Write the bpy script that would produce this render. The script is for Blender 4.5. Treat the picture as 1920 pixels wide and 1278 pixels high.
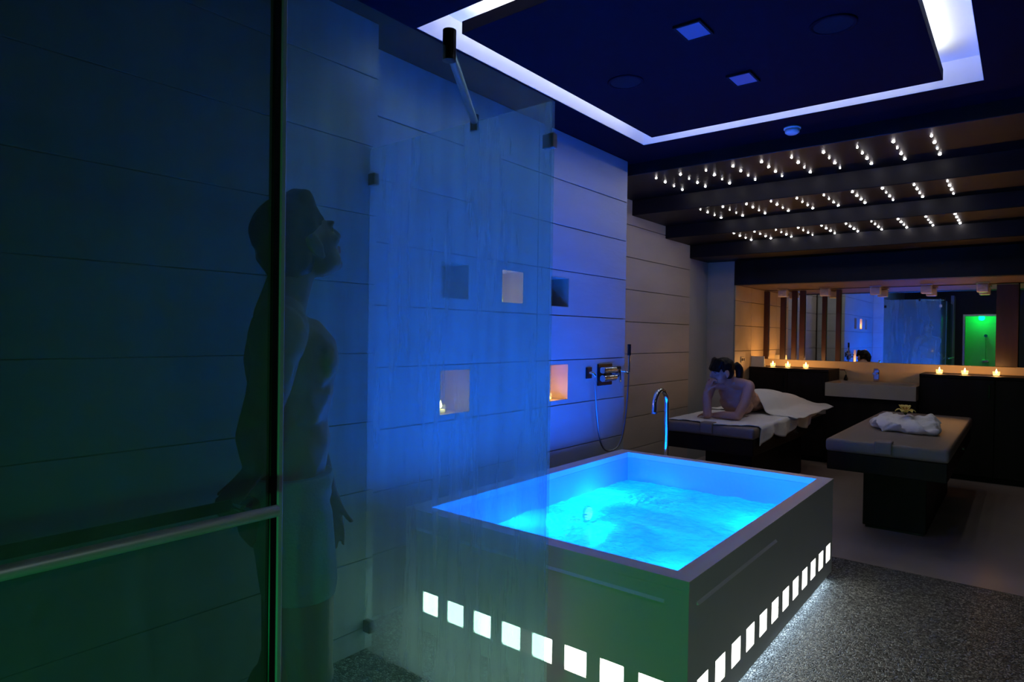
import bpy, bmesh, math, random
from mathutils import Vector, Matrix, Quaternion, noise
random.seed(7)
PI = math.pi
for o in list(bpy.data.objects): bpy.data.objects.remove(o, do_unlink=True)
scn = bpy.context.scene
col = scn.collection

# ------------------------------------------------------------------ camera, world, exposure
YAW, PITCH, ROLL, FPX, EYE = math.radians(38.6964), math.radians(-0.6117), math.radians(0.801), 1200.0, 1.4
fw = Vector((-math.sin(YAW)*math.cos(PITCH), math.cos(YAW)*math.cos(PITCH), math.sin(PITCH)))
rt = Vector((math.cos(YAW), math.sin(YAW), 0)); up = rt.cross(fw)
r2 = math.cos(ROLL)*rt + math.sin(ROLL)*up; u2 = -math.sin(ROLL)*rt + math.cos(ROLL)*up
cd = bpy.data.cameras.new('camera'); cam = bpy.data.objects.new('camera', cd); col.objects.link(cam)
cd.sensor_width = 36; cd.lens = FPX/1920*36; cd.clip_start = .02; cd.clip_end = 60
M = Matrix((r2, u2, -fw)).transposed().to_4x4(); M.translation = (0, 0, EYE); cam.matrix_world = M
scn.camera = cam
w = bpy.data.worlds.new('world'); scn.world = w; w.use_nodes = True
w.node_tree.nodes['Background'].inputs[0].default_value = (.2, .3, .5, 1)
w.node_tree.nodes['Background'].inputs[1].default_value = 0.0
vs = scn.view_settings
vs.view_transform = 'Standard'; vs.look = 'None'; vs.gamma = 1; vs.use_curve_mapping = False; vs.exposure = 0.0
# light powers, in watts, all kept together
P_TUB, P_COVE, P_GREEN, P_CANDLE, P_NICHE, P_KICK, P_ROOM = 180, 1.4, 18, 3.0, 1.5, .5, 6.5
C_TUB = (0.0, .155, 1.0); C_COVE = (.92, .95, 1.0); C_GREEN = (0, 1.0, .22); C_FLAME = (1.0, .44, .12)

# ------------------------------------------------------------------ helpers
def tag(o, label=None, cat=None, group=None, kind=None):
    if label: o['label'] = label
    if cat: o['category'] = cat
    if group: o['group'] = group
    if kind: o['kind'] = kind
    return o
def empty(name, loc=(0, 0, 0), rz=0, **k):
    o = bpy.data.objects.new(name, None); col.objects.link(o); o.location = loc; o.rotation_euler.z = rz
    o.empty_display_size = .05
    return tag(o, **k)
class MB:
    def __init__(s): s.v = []; s.f = []; s.m = []; s.sm = []
    def add(s, vs, fs, mi=0, smooth=False):
        n = len(s.v); s.v += [tuple(v) for v in vs]; s.f += [[i+n for i in f] for f in fs]
        s.m += [mi]*len(fs); s.sm += [smooth]*len(fs); return s
    def box(s, a, b, mi=0, c=0.0):
        (x0, y0, z0), (x1, y1, z1) = [min(p) for p in zip(a, b)], [max(p) for p in zip(a, b)]
        if c <= 0:
            vs = [(x, y, z) for z in (z0, z1) for y in (y0, y1) for x in (x0, x1)]
            return s.add(vs, [(0, 2, 3, 1), (4, 5, 7, 6), (0, 1, 5, 4), (2, 6, 7, 3), (0, 4, 6, 2), (1, 3, 7, 5)], mi)
        bm = bmesh.new(); bmesh.ops.create_cube(bm, size=1)
        for v in bm.verts: v.co = Vector(((x0+x1)/2+v.co.x*(x1-x0), (y0+y1)/2+v.co.y*(y1-y0), (z0+z1)/2+v.co.z*(z1-z0)))
        bmesh.ops.bevel(bm, geom=bm.edges[:], offset=c, segments=3 if c > .01 else 1, profile=.5, affect='EDGES')
        s.bm(bm, mi, c > .01); return s
    def bm(s, bm, mi=0, smooth=False):
        bm.verts.index_update()
        s.add([v.co[:] for v in bm.verts], [[v.index for v in f.verts] for f in bm.faces], mi, smooth); bm.free(); return s
    def cyl(s, p, q, r, r1=None, n=24, mi=0, caps=True, smooth=True):
        p, q = Vector(p), Vector(q); d = (q-p).normalized(); r1 = r if r1 is None else r1
        a = d.orthogonal().normalized(); b = d.cross(a)
        ring = lambda c, rr: [c+rr*(math.cos(2*PI*i/n)*a+math.sin(2*PI*i/n)*b) for i in range(n)]
        s.add(ring(p, r)+ring(q, r1), [(i, (i+1) % n, n+(i+1) % n, n+i) for i in range(n)], mi, smooth)
        if caps: s.add(ring(p, r)+ring(q, r1), [tuple(reversed(range(n))), tuple(range(n, 2*n))], mi)
        return s
    def tube(s, pts, r, n=12, mi=0, caps=True):
        pts = [Vector(p) for p in pts]; vs = []; rs = r if isinstance(r, (list, tuple)) else [r]*len(pts)
        a = None
        for i, p in enumerate(pts):
            d = (pts[min(i+1, len(pts)-1)]-pts[max(i-1, 0)]).normalized()
            a = d.orthogonal().normalized() if a is None else (a-d*a.dot(d)).normalized()
            b = d.cross(a)
            vs += [p+rs[i]*(math.cos(2*PI*k/n)*a+math.sin(2*PI*k/n)*b) for k in range(n)]
        fs = [(i*n+k, i*n+(k+1) % n, (i+1)*n+(k+1) % n, (i+1)*n+k) for i in range(len(pts)-1) for k in range(n)]
        s.add(vs, fs, mi, True)
        if caps: s.add(vs[:n]+vs[-n:], [tuple(reversed(range(n))), tuple(range(n, 2*n))], mi)
        return s
    def lathe(s, prof, c=(0, 0, 0), n=28, mi=0):
        c = Vector(c); vs = [c+Vector((r*math.cos(2*PI*k/n), r*math.sin(2*PI*k/n), z)) for r, z in prof for k in range(n)]
        fs = [(i*n+k, i*n+(k+1) % n, (i+1)*n+(k+1) % n, (i+1)*n+k) for i in range(len(prof)-1) for k in range(n)]
        return s.add(vs, fs, mi, True)
    def ball(s, c, r, rot=None, mi=0, sub=2):
        bm = bmesh.new(); bmesh.ops.create_icosphere(bm, subdivisions=sub, radius=1)
        rr = Vector(r) if not isinstance(r, (int, float)) else Vector((r, r, r))
        for v in bm.verts:
            q = Vector((v.co.x*rr.x, v.co.y*rr.y, v.co.z*rr.z)); v.co = (rot @ q if rot else q)+Vector(c)
        return s.bm(bm, mi, True)
    def cap(s, p, q, r0, r1=None, n=14):
        """closed tapered capsule"""
        p, q = Vector(p), Vector(q); r1 = r0 if r1 is None else r1; d = (q-p); L = d.length; d.normalize()
        pr = [(r0*math.sin(t), -r0*math.cos(t)) for t in (.02, .5, 1.0, PI/2)]+[(r1*math.sin(t), L-r1*math.cos(t)) for t in (PI/2, PI-1.0, PI-.5, PI-.02)]
        a = d.orthogonal().normalized(); b = d.cross(a)
        vs = [p+d*z+rr*(math.cos(2*PI*k/n)*a+math.sin(2*PI*k/n)*b) for rr, z in pr for k in range(n)]
        m = len(pr)
        fs = [(i*n+k, i*n+(k+1) % n, (i+1)*n+(k+1) % n, (i+1)*n+k) for i in range(m-1) for k in range(n)]
        fs += [tuple(reversed(range(n))), tuple(range((m-1)*n, m*n))]
        return s.add(vs, fs, 0, True)
    def chain(s, pts, rs):
        for i in range(len(pts)-1): s.cap(pts[i], pts[i+1], rs[i], rs[i+1])
        return s
    def mesh(s, name):
        me = bpy.data.meshes.new(name); me.from_pydata(s.v, [], s.f)
        me.polygons.foreach_set('material_index', s.m); me.polygons.foreach_set('use_smooth', s.sm); me.update(); return me
    def build(s, name, mats, parent=None, **k):
        me = s.mesh(name)
        for m in (mats if isinstance(mats, (list, tuple)) else [mats]): me.materials.append(m)
        o = bpy.data.objects.new(name, me); col.objects.link(o); o.parent = parent
        return tag(o, **k)
def grid(nx, ny, fn, mi=0):
    m = MB(); vs = [fn(i/nx, j/ny) for j in range(ny+1) for i in range(nx+1)]
    fs = [(j*(nx+1)+i, j*(nx+1)+i+1, (j+1)*(nx+1)+i+1, (j+1)*(nx+1)+i) for j in range(ny) for i in range(nx)]
    m.add(vs, fs, mi, True); return m
def solidify(o, t, off=0):
    md = o.modifiers.new('thick', 'SOLIDIFY'); md.thickness = t; md.offset = off; return o
def fuse(mb, name, voxel, smooth=6, mats=(), parent=None, disp=None, **k):
    """one continuous skin over overlapping shapes"""
    me = mb.mesh('tmp'); o = bpy.data.objects.new('tmp', me); col.objects.link(o)
    r = o.modifiers.new('r', 'REMESH'); r.mode = 'VOXEL'; r.voxel_size = voxel; r.use_smooth_shade = True
    if smooth:
        sm = o.modifiers.new('s', 'SMOOTH'); sm.factor = .5; sm.iterations = smooth
    bpy.context.view_layer.update(); dg = bpy.context.evaluated_depsgraph_get()
    nm = bpy.data.meshes.new_from_object(o.evaluated_get(dg)); bpy.data.objects.remove(o); bpy.data.meshes.remove(me)
    nm.name = name
    if disp:
        for v in nm.vertices: v.co = disp(v.co)
        nm.update()
    nm.polygons.foreach_set('use_smooth', [True]*len(nm.polygons))
    nm.materials.clear()
    for m in mats: nm.materials.append(m)
    ob = bpy.data.objects.new(name, nm); col.objects.link(ob); ob.parent = parent
    return tag(ob, **k)
def paint(o, rules):
    """material slots by place on a body: rules = [(slot, test(co))]"""
    me = o.data
    for p in me.polygons:
        c = p.center
        for sl, t in rules:
            if t(c): p.material_index = sl
def copy_tree(o, parent=None, **k):
    c = o.copy(); col.objects.link(c); c.parent = parent
    for ch in list(o.children): copy_tree(ch, c)
    return tag(c, **k)
def light(kind, name, loc, power, color, parent=None, size=.05, size_y=None, rot=None):
    l = bpy.data.lights.new(name, kind); l.energy = power; l.color = color
    if kind == 'POINT': l.shadow_soft_size = size
    if kind == 'AREA':
        l.shape = 'RECTANGLE'; l.size = size; l.size_y = size_y or size
    o = bpy.data.objects.new(name, l); col.objects.link(o); o.location = loc; o.parent = parent
    if rot: o.rotation_euler = rot
    return o

# ------------------------------------------------------------------ materials
def mat(name, base=(.8, .8, .8), rough=.5, metal=0, spec=.5, var=0, vscale=4, bump=0, bscale=60, emit=None, estr=0, sheen=0, stretch=(1, 1, 1), coords='Object'):
    m = bpy.data.materials.new(name); m.use_nodes = True; nt = m.node_tree; b = nt.nodes['Principled BSDF']
    b.inputs['Base Color'].default_value = (*base, 1); b.inputs['Roughness'].default_value = rough
    b.inputs['Metallic'].default_value = metal; b.inputs['Specular IOR Level'].default_value = spec
    if sheen: b.inputs['Sheen Weight'].default_value = sheen
    if emit: b.inputs['Emission Color'].default_value = (*emit, 1); b.inputs['Emission Strength'].default_value = estr
    tc = nt.nodes.new('ShaderNodeTexCoord'); mp = nt.nodes.new('ShaderNodeMapping'); mp.inputs['Scale'].default_value = stretch
    nt.links.new(tc.outputs[coords], mp.inputs[0])
    if var:
        n = nt.nodes.new('ShaderNodeTexNoise'); n.inputs['Scale'].default_value = vscale; n.inputs['Detail'].default_value = 5
        r = nt.nodes.new('ShaderNodeValToRGB'); nt.links.new(mp.outputs[0], n.inputs['Vector'])
        r.color_ramp.elements[0].position = .3; r.color_ramp.elements[1].position = .7
        r.color_ramp.elements[0].color = (*[c*(1-var) for c in base], 1); r.color_ramp.elements[1].color = (*[min(1, c*(1+var)) for c in base], 1)
        nt.links.new(n.outputs['Fac'], r.inputs[0]); nt.links.new(r.outputs[0], b.inputs['Base Color'])
    if bump:
        n = nt.nodes.new('ShaderNodeTexNoise'); n.inputs['Scale'].default_value = bscale; n.inputs['Detail'].default_value = 4
        nt.links.new(mp.outputs[0], n.inputs['Vector'])
        bp = nt.nodes.new('ShaderNodeBump'); bp.inputs['Strength'].default_value = bump; bp.inputs['Distance'].default_value = .01
        nt.links.new(n.outputs['Fac'], bp.inputs['Height']); nt.links.new(bp.outputs[0], b.inputs['Normal'])
    return m
def emis(name, c, s):
    m = bpy.data.materials.new(name); m.use_nodes = True; nt = m.node_tree; nt.nodes.clear()
    e = nt.nodes.new('ShaderNodeEmission'); e.inputs[0].default_value = (*c, 1); e.inputs[1].default_value = s
    o = nt.nodes.new('ShaderNodeOutputMaterial'); nt.links.new(e.outputs[0], o.inputs[0]); return m
def fog_glass(name, lo, hi, tint=(.86, .95, .94), gloss=.15):
    """glass with condensation: clear where wiped, milky where misted, vertical runs of water"""
    m = bpy.data.materials.new(name); m.use_nodes = True; nt = m.node_tree; nt.nodes.clear(); N = nt.nodes.new; L = nt.links.new
    tc = N('ShaderNodeTexCoord'); mp = N('ShaderNodeMapping'); mp.inputs['Scale'].default_value = (6, 6, .55); L(tc.outputs['Object'], mp.inputs[0])
    n1 = N('ShaderNodeTexNoise'); n1.inputs['Scale'].default_value = 2.2; n1.inputs['Detail'].default_value = 6; L(mp.outputs[0], n1.inputs['Vector'])
    mp2 = N('ShaderNodeMapping'); mp2.inputs['Scale'].default_value = (70, 70, 3.5); L(tc.outputs['Object'], mp2.inputs[0])
    n2 = N('ShaderNodeTexNoise'); n2.inputs['Scale'].default_value = 4; n2.inputs['Detail'].default_value = 3; L(mp2.outputs[0], n2.inputs['Vector'])
    ad = N('ShaderNodeMath'); ad.operation = 'MULTIPLY_ADD'; ad.inputs[1].default_value = .86; L(n1.outputs['Fac'], ad.inputs[0])
    m3 = N('ShaderNodeMath'); m3.operation = 'MULTIPLY'; m3.inputs[1].default_value = .14; L(n2.outputs['Fac'], m3.inputs[0]); L(m3.outputs[0], ad.inputs[2])
    mr = N('ShaderNodeMapRange'); mr.inputs[1].default_value = .35; mr.inputs[2].default_value = .65; mr.inputs[3].default_value = lo; mr.inputs[4].default_value = hi; L(ad.outputs[0], mr.inputs[0])
    tr = N('ShaderNodeBsdfTransparent'); tr.inputs[0].default_value = (*tint, 1)
    di = N('ShaderNodeBsdfDiffuse'); di.inputs[0].default_value = (.75, .8, .8, 1)
    tl = N('ShaderNodeBsdfTranslucent'); tl.inputs[0].default_value = (.75, .8, .8, 1)
    mx = N('ShaderNodeMixShader'); mx.inputs[0].default_value = .55; L(di.outputs[0], mx.inputs[1]); L(tl.outputs[0], mx.inputs[2])
    m2 = N('ShaderNodeMixShader'); L(mr.outputs[0], m2.inputs[0]); L(tr.outputs[0], m2.inputs[1]); L(mx.outputs[0], m2.inputs[2])
    gl = N('ShaderNodeBsdfGlossy'); gl.inputs['Roughness'].default_value = .03
    fr = N('ShaderNodeFresnel'); fr.inputs[0].default_value = 1.35
    mm = N('ShaderNodeMath'); mm.operation = 'MULTIPLY'; mm.inputs[1].default_value = gloss; ge = N('ShaderNodeNewGeometry'); iv = N('ShaderNodeMath'); iv.operation = 'SUBTRACT'; iv.inputs[0].default_value = 1; L(ge.outputs['Backfacing'], iv.inputs[1]); im = N('ShaderNodeMath'); im.operation = 'MULTIPLY'; L(fr.outputs[0], im.inputs[0]); L(iv.outputs[0], im.inputs[1]); L(im.outputs[0], mm.inputs[0])
    m4 = N('ShaderNodeMixShader'); L(mm.outputs[0], m4.inputs[0]); L(m2.outputs[0], m4.inputs[1]); L(gl.outputs[0], m4.inputs[2])
    o = N('ShaderNodeOutputMaterial'); L(m4.outputs[0], o.inputs[0]); return m
def water_mat():
    m = bpy.data.materials.new('bubbling water'); m.use_nodes = True; nt = m.node_tree; nt.nodes.clear(); N = nt.nodes.new; L = nt.links.new
    tc = N('ShaderNodeTexCoord'); n = N('ShaderNodeTexNoise'); n.inputs['Scale'].default_value = 5; n.inputs['Detail'].default_value = 8; L(tc.outputs['Object'], n.inputs['Vector'])
    mr = N('ShaderNodeMapRange'); mr.inputs[1].default_value = .35; mr.inputs[2].default_value = .7; mr.inputs[3].default_value = .45; mr.inputs[4].default_value = .85; L(n.outputs['Fac'], mr.inputs[0])
    tr = N('ShaderNodeBsdfTransparent'); tr.inputs[0].default_value = (.8, .96, 1, 1)
    tl = N('ShaderNodeBsdfTranslucent'); tl.inputs[0].default_value = (.62, .72, .95, 1)
    m1 = N('ShaderNodeMixShader'); L(mr.outputs[0], m1.inputs[0]); L(tr.outputs[0], m1.inputs[1]); L(tl.outputs[0], m1.inputs[2])
    n2 = N('ShaderNodeTexNoise'); n2.inputs['Scale'].default_value = 26; n2.inputs['Detail'].default_value = 4; L(tc.outputs['Object'], n2.inputs['Vector'])
    bp = N('ShaderNodeBump'); bp.inputs['Strength'].default_value = .5; bp.inputs['Distance'].default_value = .02; L(n2.outputs['Fac'], bp.inputs['Height'])
    gl = N('ShaderNodeBsdfGlossy'); gl.inputs['Roughness'].default_value = .05; L(bp.outputs[0], gl.inputs['Normal'])
    fr = N('ShaderNodeFresnel'); fr.inputs[0].default_value = 1.33; L(bp.outputs[0], fr.inputs['Normal'])
    m2 = N('ShaderNodeMixShader'); L(fr.outputs[0], m2.inputs[0]); L(m1.outputs[0], m2.inputs[1]); L(gl.outputs[0], m2.inputs[2])
    o = N('ShaderNodeOutputMaterial'); L(m2.outputs[0], o.inputs[0]); return m
def pebble_mat():
    m = mat('pebble mosaic', (.16, .16, .15), .35); nt = m.node_tree; N = nt.nodes.new; L = nt.links.new; b = nt.nodes['Principled BSDF']
    tc = N('ShaderNodeTexCoord'); v = N('ShaderNodeTexVoronoi'); v.inputs['Scale'].default_value = 85; L(tc.outputs['Object'], v.inputs['Vector'])
    r = N('ShaderNodeValToRGB'); e = r.color_ramp.elements; e[0].position = .15; e[0].color = (.13, .13, .12, 1); e[1].position = .85; e[1].color = (.50, .50, .46, 1)
    sp = N('ShaderNodeSeparateColor'); L(v.outputs['Color'], sp.inputs[0]); L(sp.outputs[0], r.inputs[0])
    v2 = N('ShaderNodeTexVoronoi'); v2.feature = 'DISTANCE_TO_EDGE'; v2.inputs['Scale'].default_value = 85; L(tc.outputs['Object'], v2.inputs['Vector'])
    mr = N('ShaderNodeMapRange'); mr.inputs[1].default_value = 0; mr.inputs[2].default_value = .18; L(v2.outputs['Distance'], mr.inputs[0])
    mx = N('ShaderNodeMix'); mx.data_type = 'RGBA'; mx.inputs[6].default_value = (.045, .045, .042, 1); L(mr.outputs[0], mx.inputs[0]); L(r.outputs[0], mx.inputs[7]); L(mx.outputs[2], b.inputs['Base Color'])
    bp = N('ShaderNodeBump'); bp.inputs['Strength'].default_value = .8; bp.inputs['Distance'].default_value = .006; L(mr.outputs[0], bp.inputs['Height']); L(bp.outputs[0], b.inputs['Normal'])
    return m
T_STONE = mat('grey limestone tile', (.40, .46, .49), .55, var=.08, vscale=3, bump=.15, bscale=30, stretch=(1, .35, 1.6))
T_SAND = mat('sand coloured tile', (.44, .39, .34), .6, var=.08, vscale=3, bump=.1, bscale=30, stretch=(1, .4, 1.6))
GROUT = mat('grout', (.22, .22, .22), .8)
GROUT2 = mat('pale grout', (.36, .38, .39), .8)
T_HONEY = mat('honey limestone', (.58, .46, .30), .5, var=.06, vscale=5, bump=.08)
SOFFIT = mat('brown soffit board', (.16, .11, .08), .6)
CEIL = mat('dark ceiling paint', (.004, .003, .011), .8, spec=.08)
CEILW = mat('white cove plaster', (.85, .86, .88), .7)
STEP = mat('stained dark ceiling boards', (.007, .005, .006), .5, spec=.2, var=.2, vscale=3, stretch=(.3, 4, 4))
WENGE = mat('dark wenge veneer', (.012, .009, .010), .5, spec=.15, var=.3, vscale=4, stretch=(2, 2, .3))
WOODRED = mat('dark red-brown wood', (.045, .016, .011), .4, var=.25, vscale=5, stretch=(4, 4, .25))
FLOOR = mat('smooth stone floor', (.42, .36, .32), .35, var=.1, vscale=2, bump=.05, bscale=12)
PEBBLE = pebble_mat()
DARKW = mat('dark wall', (.05, .045, .045), .7)
MIRROR = mat('mirror', (.9, .92, .92), .01, 1)
CHROME = mat('chrome', (.82, .84, .86), .08, 1)
BLACKM = mat('black anodised metal', (.015, .015, .017), .3, .6)
STEEL = mat('brushed steel', (.35, .37, .4), .28, 1)
SATIN = mat('satin steel', (.55, .57, .6), .45, .6)
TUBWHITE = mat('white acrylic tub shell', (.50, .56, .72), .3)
TUBPANEL = mat('pale solid surface panel', (.72, .71, .68), .42, var=.04, vscale=2)
TRIMGLINT = mat('white trim highlight', (.92, .94, .95), .4, .1)
CUSHION = mat('taupe leatherette', (.20, .165, .14), .5, bump=.1, bscale=90)
TOWEL = mat('white terry', (.88, .88, .89), .95, bump=.5, bscale=220, sheen=.3)
SKIN = mat('skin', (.46, .26, .19), .5, var=.06, vscale=9)
SKIN2 = mat('tanned skin', (.30, .17, .12), .5, var=.06, vscale=9)
LIP = mat('lip', (.30, .09, .09), .4)
EYE_M = mat('eye', (.02, .015, .015), .2)
HAIR = mat('black hair', (.005, .0045, .006), .5, spec=.2, var=.3, vscale=60, stretch=(8, 8, 1))
SHORTS = mat('pale blue swim shorts', (.32, .38, .48), .8, bump=.3, bscale=140)
LIT = emis('lit window', (1.0, 1.0, .93), 5.5)
KICK = emis('kick led', (.55, .78, 1.0), 1.6)
STAR = emis('star led', (1.0, .95, .95), 120)
LEDW = emis('cove led', C_COVE, 6)
FLAME = emis('flame', (1.0, .62, .22), 40)
WAXGLOW = mat('glowing wax', (.9, .75, .5), .5, emit=(1.0, .55, .18), estr=2.5)
CGLASS = fog_glass('candle glass', .04, .10, (.98, .95, .9))
LAMPB = emis('underwater lamp lens', (0.05, .5, 1.0), 6)
GREENL = emis('green lamp lens', (0, 1, .2), 3)
FOGF = fog_glass('misted front glass', .14, .22, (.76, .98, .93))
FOGD = fog_glass('misted door glass', .11, .17, (.48, .66, .64))
FOGR = fog_glass('misted return glass', .21, .33, (.88, .99, .97), gloss=.6)
PAPER = mat('white card', (.8, .8, .76), .7)
CRYSTAL = mat('moulded crystal', (.8, .76, .74), .12, spec=.8, bump=.6, bscale=50)
PLASTIC = mat('white plastic', (.75, .77, .8), .4)
EDGE = mat('grey edge profile', (.32, .36, .42), .4)
LENS = mat('frosted lamp lens', (.16, .18, .3), .4)
GRILLE = mat('dark speaker grille', (.012, .012, .02), .8, spec=.1)
PETAL = mat('yellow petal', (.75, .55, .12), .6, var=.15, vscale=30)
STAMEN = mat('orange stamen', (.45, .16, .02), .6)
STEMG = mat('dark stem', (.05, .06, .02), .6)
PETALR = mat('dark red petal', (.10, .02, .02), .6)

# ------------------------------------------------------------------ setting: floor
XL, XT, XC, XR = -2.44, -2.90, -2.25, 2.3      # tub wall, treatment wall, cabin wall, right wall
YM, YREAR, ZC = 8.38, -1.0, 2.76
m = MB(); m.box((XL-.6, 4.5, -.1), (XR, YM+.1, 0)); m.build('floor', FLOOR, kind='structure', label='smooth brown stone floor around the massage tables')
m = MB(); m.box((XL-.6, YREAR-1.6, -.1), (XR, 4.495, 0)); m.build('floor', PEBBLE, kind='structure', label='dark pebble mosaic floor beside the tub')

# ------------------------------------------------------------------ setting: tiled walls
ROWS = [0, .022, .324, .626, .927, 1.229, 1.531, 1.833, 2.135, 2.437, ZC]
def tile(parent, axis, pos, thick, a0, a1, z0, z1, material, holes=(), g=.003):
    """one slab on a wall plane: axis 'x' faces +X/-X at X=pos, spans Y a0..a1; 'y' faces along Y and spans X"""
    aa = sorted({a0+g, a1-g, *[h for q in holes for h in q[:2]]}); zz = sorted({z0+g, z1-g, *[h for q in holes for h in q[2:]]})
    m = MB()
    for i in range(len(aa)-1):
        for j in range(len(zz)-1):
            ca, cz = (aa[i]+aa[i+1])/2, (zz[j]+zz[j+1])/2
            if any(h[0] < ca < h[1] and h[2] < cz < h[3] for h in holes): continue
            if axis == 'x': m.box((pos, aa[i], zz[j]), (pos+thick, aa[i+1], zz[j+1]), 0, 0 if holes else .0018)
            else: m.box((aa[i], pos, zz[j]), (aa[i+1], pos+thick, zz[j+1]), 0, 0 if holes else .0018)
    return m.build('tile', material, parent)
NICHES = [(2.43, 2.655, 1.585, 1.79), (2.94, 3.155, 1.585, 1.79), (3.445, 3.665, 1.585, 1.79), (2.43, 2.675, .955, 1.205), (3.445, 3.67, .955, 1.205)]
# tub wall: core with niche pockets, then slabs in courses
def pocket_core(m, x0, x1, y0, y1, z0, z1, holes):
    yy = sorted({y0, y1, *[h for q in holes for h in q[:2]]}); zz = sorted({z0, z1, *[h for q in holes for h in q[2:]]})
    for i in range(len(yy)-1):
        for j in range(len(zz)-1):
            cy, cz = (yy[i]+yy[i+1])/2, (zz[j]+zz[j+1])/2
            if any(h[0] < cy < h[1] and h[2] < cz < h[3] for h in holes): continue
            m.box((x0, yy[i], zz[j]), (x1, yy[i+1], zz[j+1]))
m = MB(); pocket_core(m, XL-.20, XL-.016, 1.84, 4.452, 0, ZC, NICHES); m.box((XL-.45, 1.84, 0), (XL-.20, 4.452, ZC))
wl = m.build('wall_left', GROUT, kind='structure', label='blue-lit tiled wall with candle niches beside the tub')
for k in range(len(ROWS)-1):
    for a0, a1 in ((1.84, 3.30), (3.30, 4.46)):
        hs = [h for h in NICHES if ROWS[k] < h[2] < ROWS[k+1] and a0 < h[0] < a1]
        tile(wl, 'x', XL-.016, .016, a0, a1, ROWS[k], ROWS[k+1], T_STONE, hs)
for h in NICHES:
    m = MB(); y0, y1, z0, z1 = h; x0, x1 = XL-.199, XL-.0005; t = .006
    m.box((x0, y0, z0), (x0+t, y1, z1)); m.box((x0, y0, z0), (x1, y1, z0+t)); m.box((x0, y0, z1-t), (x1, y1, z1))
    m.box((x0, y0, z0+t), (x1, y0+t, z1-t)); m.box((x0, y1-t, z0+t), (x1, y1, z1-t)); m.build('niche_lining', T_SAND, wl)
for k in range(1, len(ROWS)-1):     # end return of the tub wall
    tile(wl, 'y', 4.452, .014, XL-.44, XL, ROWS[k], ROWS[k+1], T_STONE)
# cabin wall, proud of the tub wall
m = MB(); m.box((XL-.45, YREAR, 0), (XC-.016, 1.826, ZC))
wc = m.build('wall_cabin', GROUT2, kind='structure', label='tiled wall inside the glass shower cabin')
CR = [0, .10, .402, .704, 1.006, 1.308, 1.61, 1.912, 2.214, 2.516, ZC]
for k in range(len(CR)-1):
    for a0, a1 in ((YREAR, .35), (.35, 1.84)): tile(wc, 'x', XC-.016, .016, a0, a1, CR[k], CR[k+1], T_STONE, g=.0014)
    tile(wc, 'y', 1.826, .014, XL, XC, ROWS[k], ROWS[k+1], T_STONE)
# treatment wall
m = MB(); m.box((XT-.3, 4.46, 0), (XT-.016, 7.3, ZC)); wt = m.build('wall_left', GROUT2, kind='structure', label='sand-coloured tiled wall beside the massage table')
for k in range(len(ROWS)-1):
    if ROWS[k] > 2.6: continue
    for a0, a1 in ((4.46, 6.76), (6.76, 7.3)):
        tile(wt, 'x', XT-.016-(.03 if a0 > 6 else 0), .016+(0 if a0 < 6 else .012), a0, a1, ROWS[k], ROWS[k+1], T_SAND)
# pillar and niche side wall at the vanity
m = MB(); m.box((XT-.3, 7.3, 0), (-2.605, YM, 2.4)); m.box((XT, 7.298, 0), (-2.603, 7.3, 2.27)); m.build('wall_pillar', T_SAND, kind='structure', label='plain pillar at the left end of the vanity')
wn = MB().box((-2.605, 7.31, .9), (-2.598, YM, 2.0)).build('wall_niche', GROUT, kind='structure', label='candlelit honey tiles at the left end of the vanity')
for z0, z1 in ((.9, 1.243), (1.243, 1.535), (1.535, 1.822), (1.822, 2.0)):
    for y0, y1 in ((7.31, 7.86), (7.86, YM)): tile(wn, 'x', -2.598, .010, y0, y1, z0, z1, T_HONEY)
MB().box((-2.95, YM, 0), (XR, YM+.1, 2.4)).build('wall_back', DARKW, kind='structure', label='back wall behind the vanity mirror')
MB().box((XR, YREAR-1.6, 0), (XR+.1, YM+.1, ZC)).build('wall_right', DARKW, kind='structure', label='dark right wall')
# rear wall with an opening into a green-lit booth
m = MB(); m.box((XL-.45, YREAR-.12, 0), (-1.06, YREAR, ZC)); m.box((-.50, YREAR-.12, 0), (XR, YREAR, ZC)); m.box((-1.06, YREAR-.12, 1.95), (-.50, YREAR, ZC))
m.build('wall_rear', DARKW, kind='structure', label='rear wall with the opening of the green booth')
m = MB(); m.box((-1.5, YREAR-1.25, 0), (-.1, YREAR-1.2, 2.3)); m.box((-1.55, YREAR-1.25, 0), (-1.5, YREAR-.12, 2.3)); m.box((-.1, YREAR-1.25, 0), (-.05, YREAR-.12, 2.3)); m.box((-1.55, YREAR-1.25, 2.3), (-.05, YREAR-.12, 2.35))
wb = m.build('wall_booth', CEILW, kind='structure', label='white walls of the green-lit booth')
for z0, z1 in ((.02, .6), (.6, 1.2), (1.2, 1.8), (1.8, 2.29)):
    MB().box((-1.49, YREAR-1.2, z0+.006), (-.11, YREAR-1.185, z1-.006)).build('tile', CEILW, wb)
m = MB(); m.box((-1.10, YREAR-.13, 0), (-1.06, YREAR+.02, 1.99)); m.box((-.50, YREAR-.13, 0), (-.46, YREAR+.02, 1.99)); m.box((-1.06, YREAR-.13, 1.95), (-.50, YREAR+.02, 1.99))
m.build('trim_1', STEEL, kind='structure', label='steel frame around the green booth opening')

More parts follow.
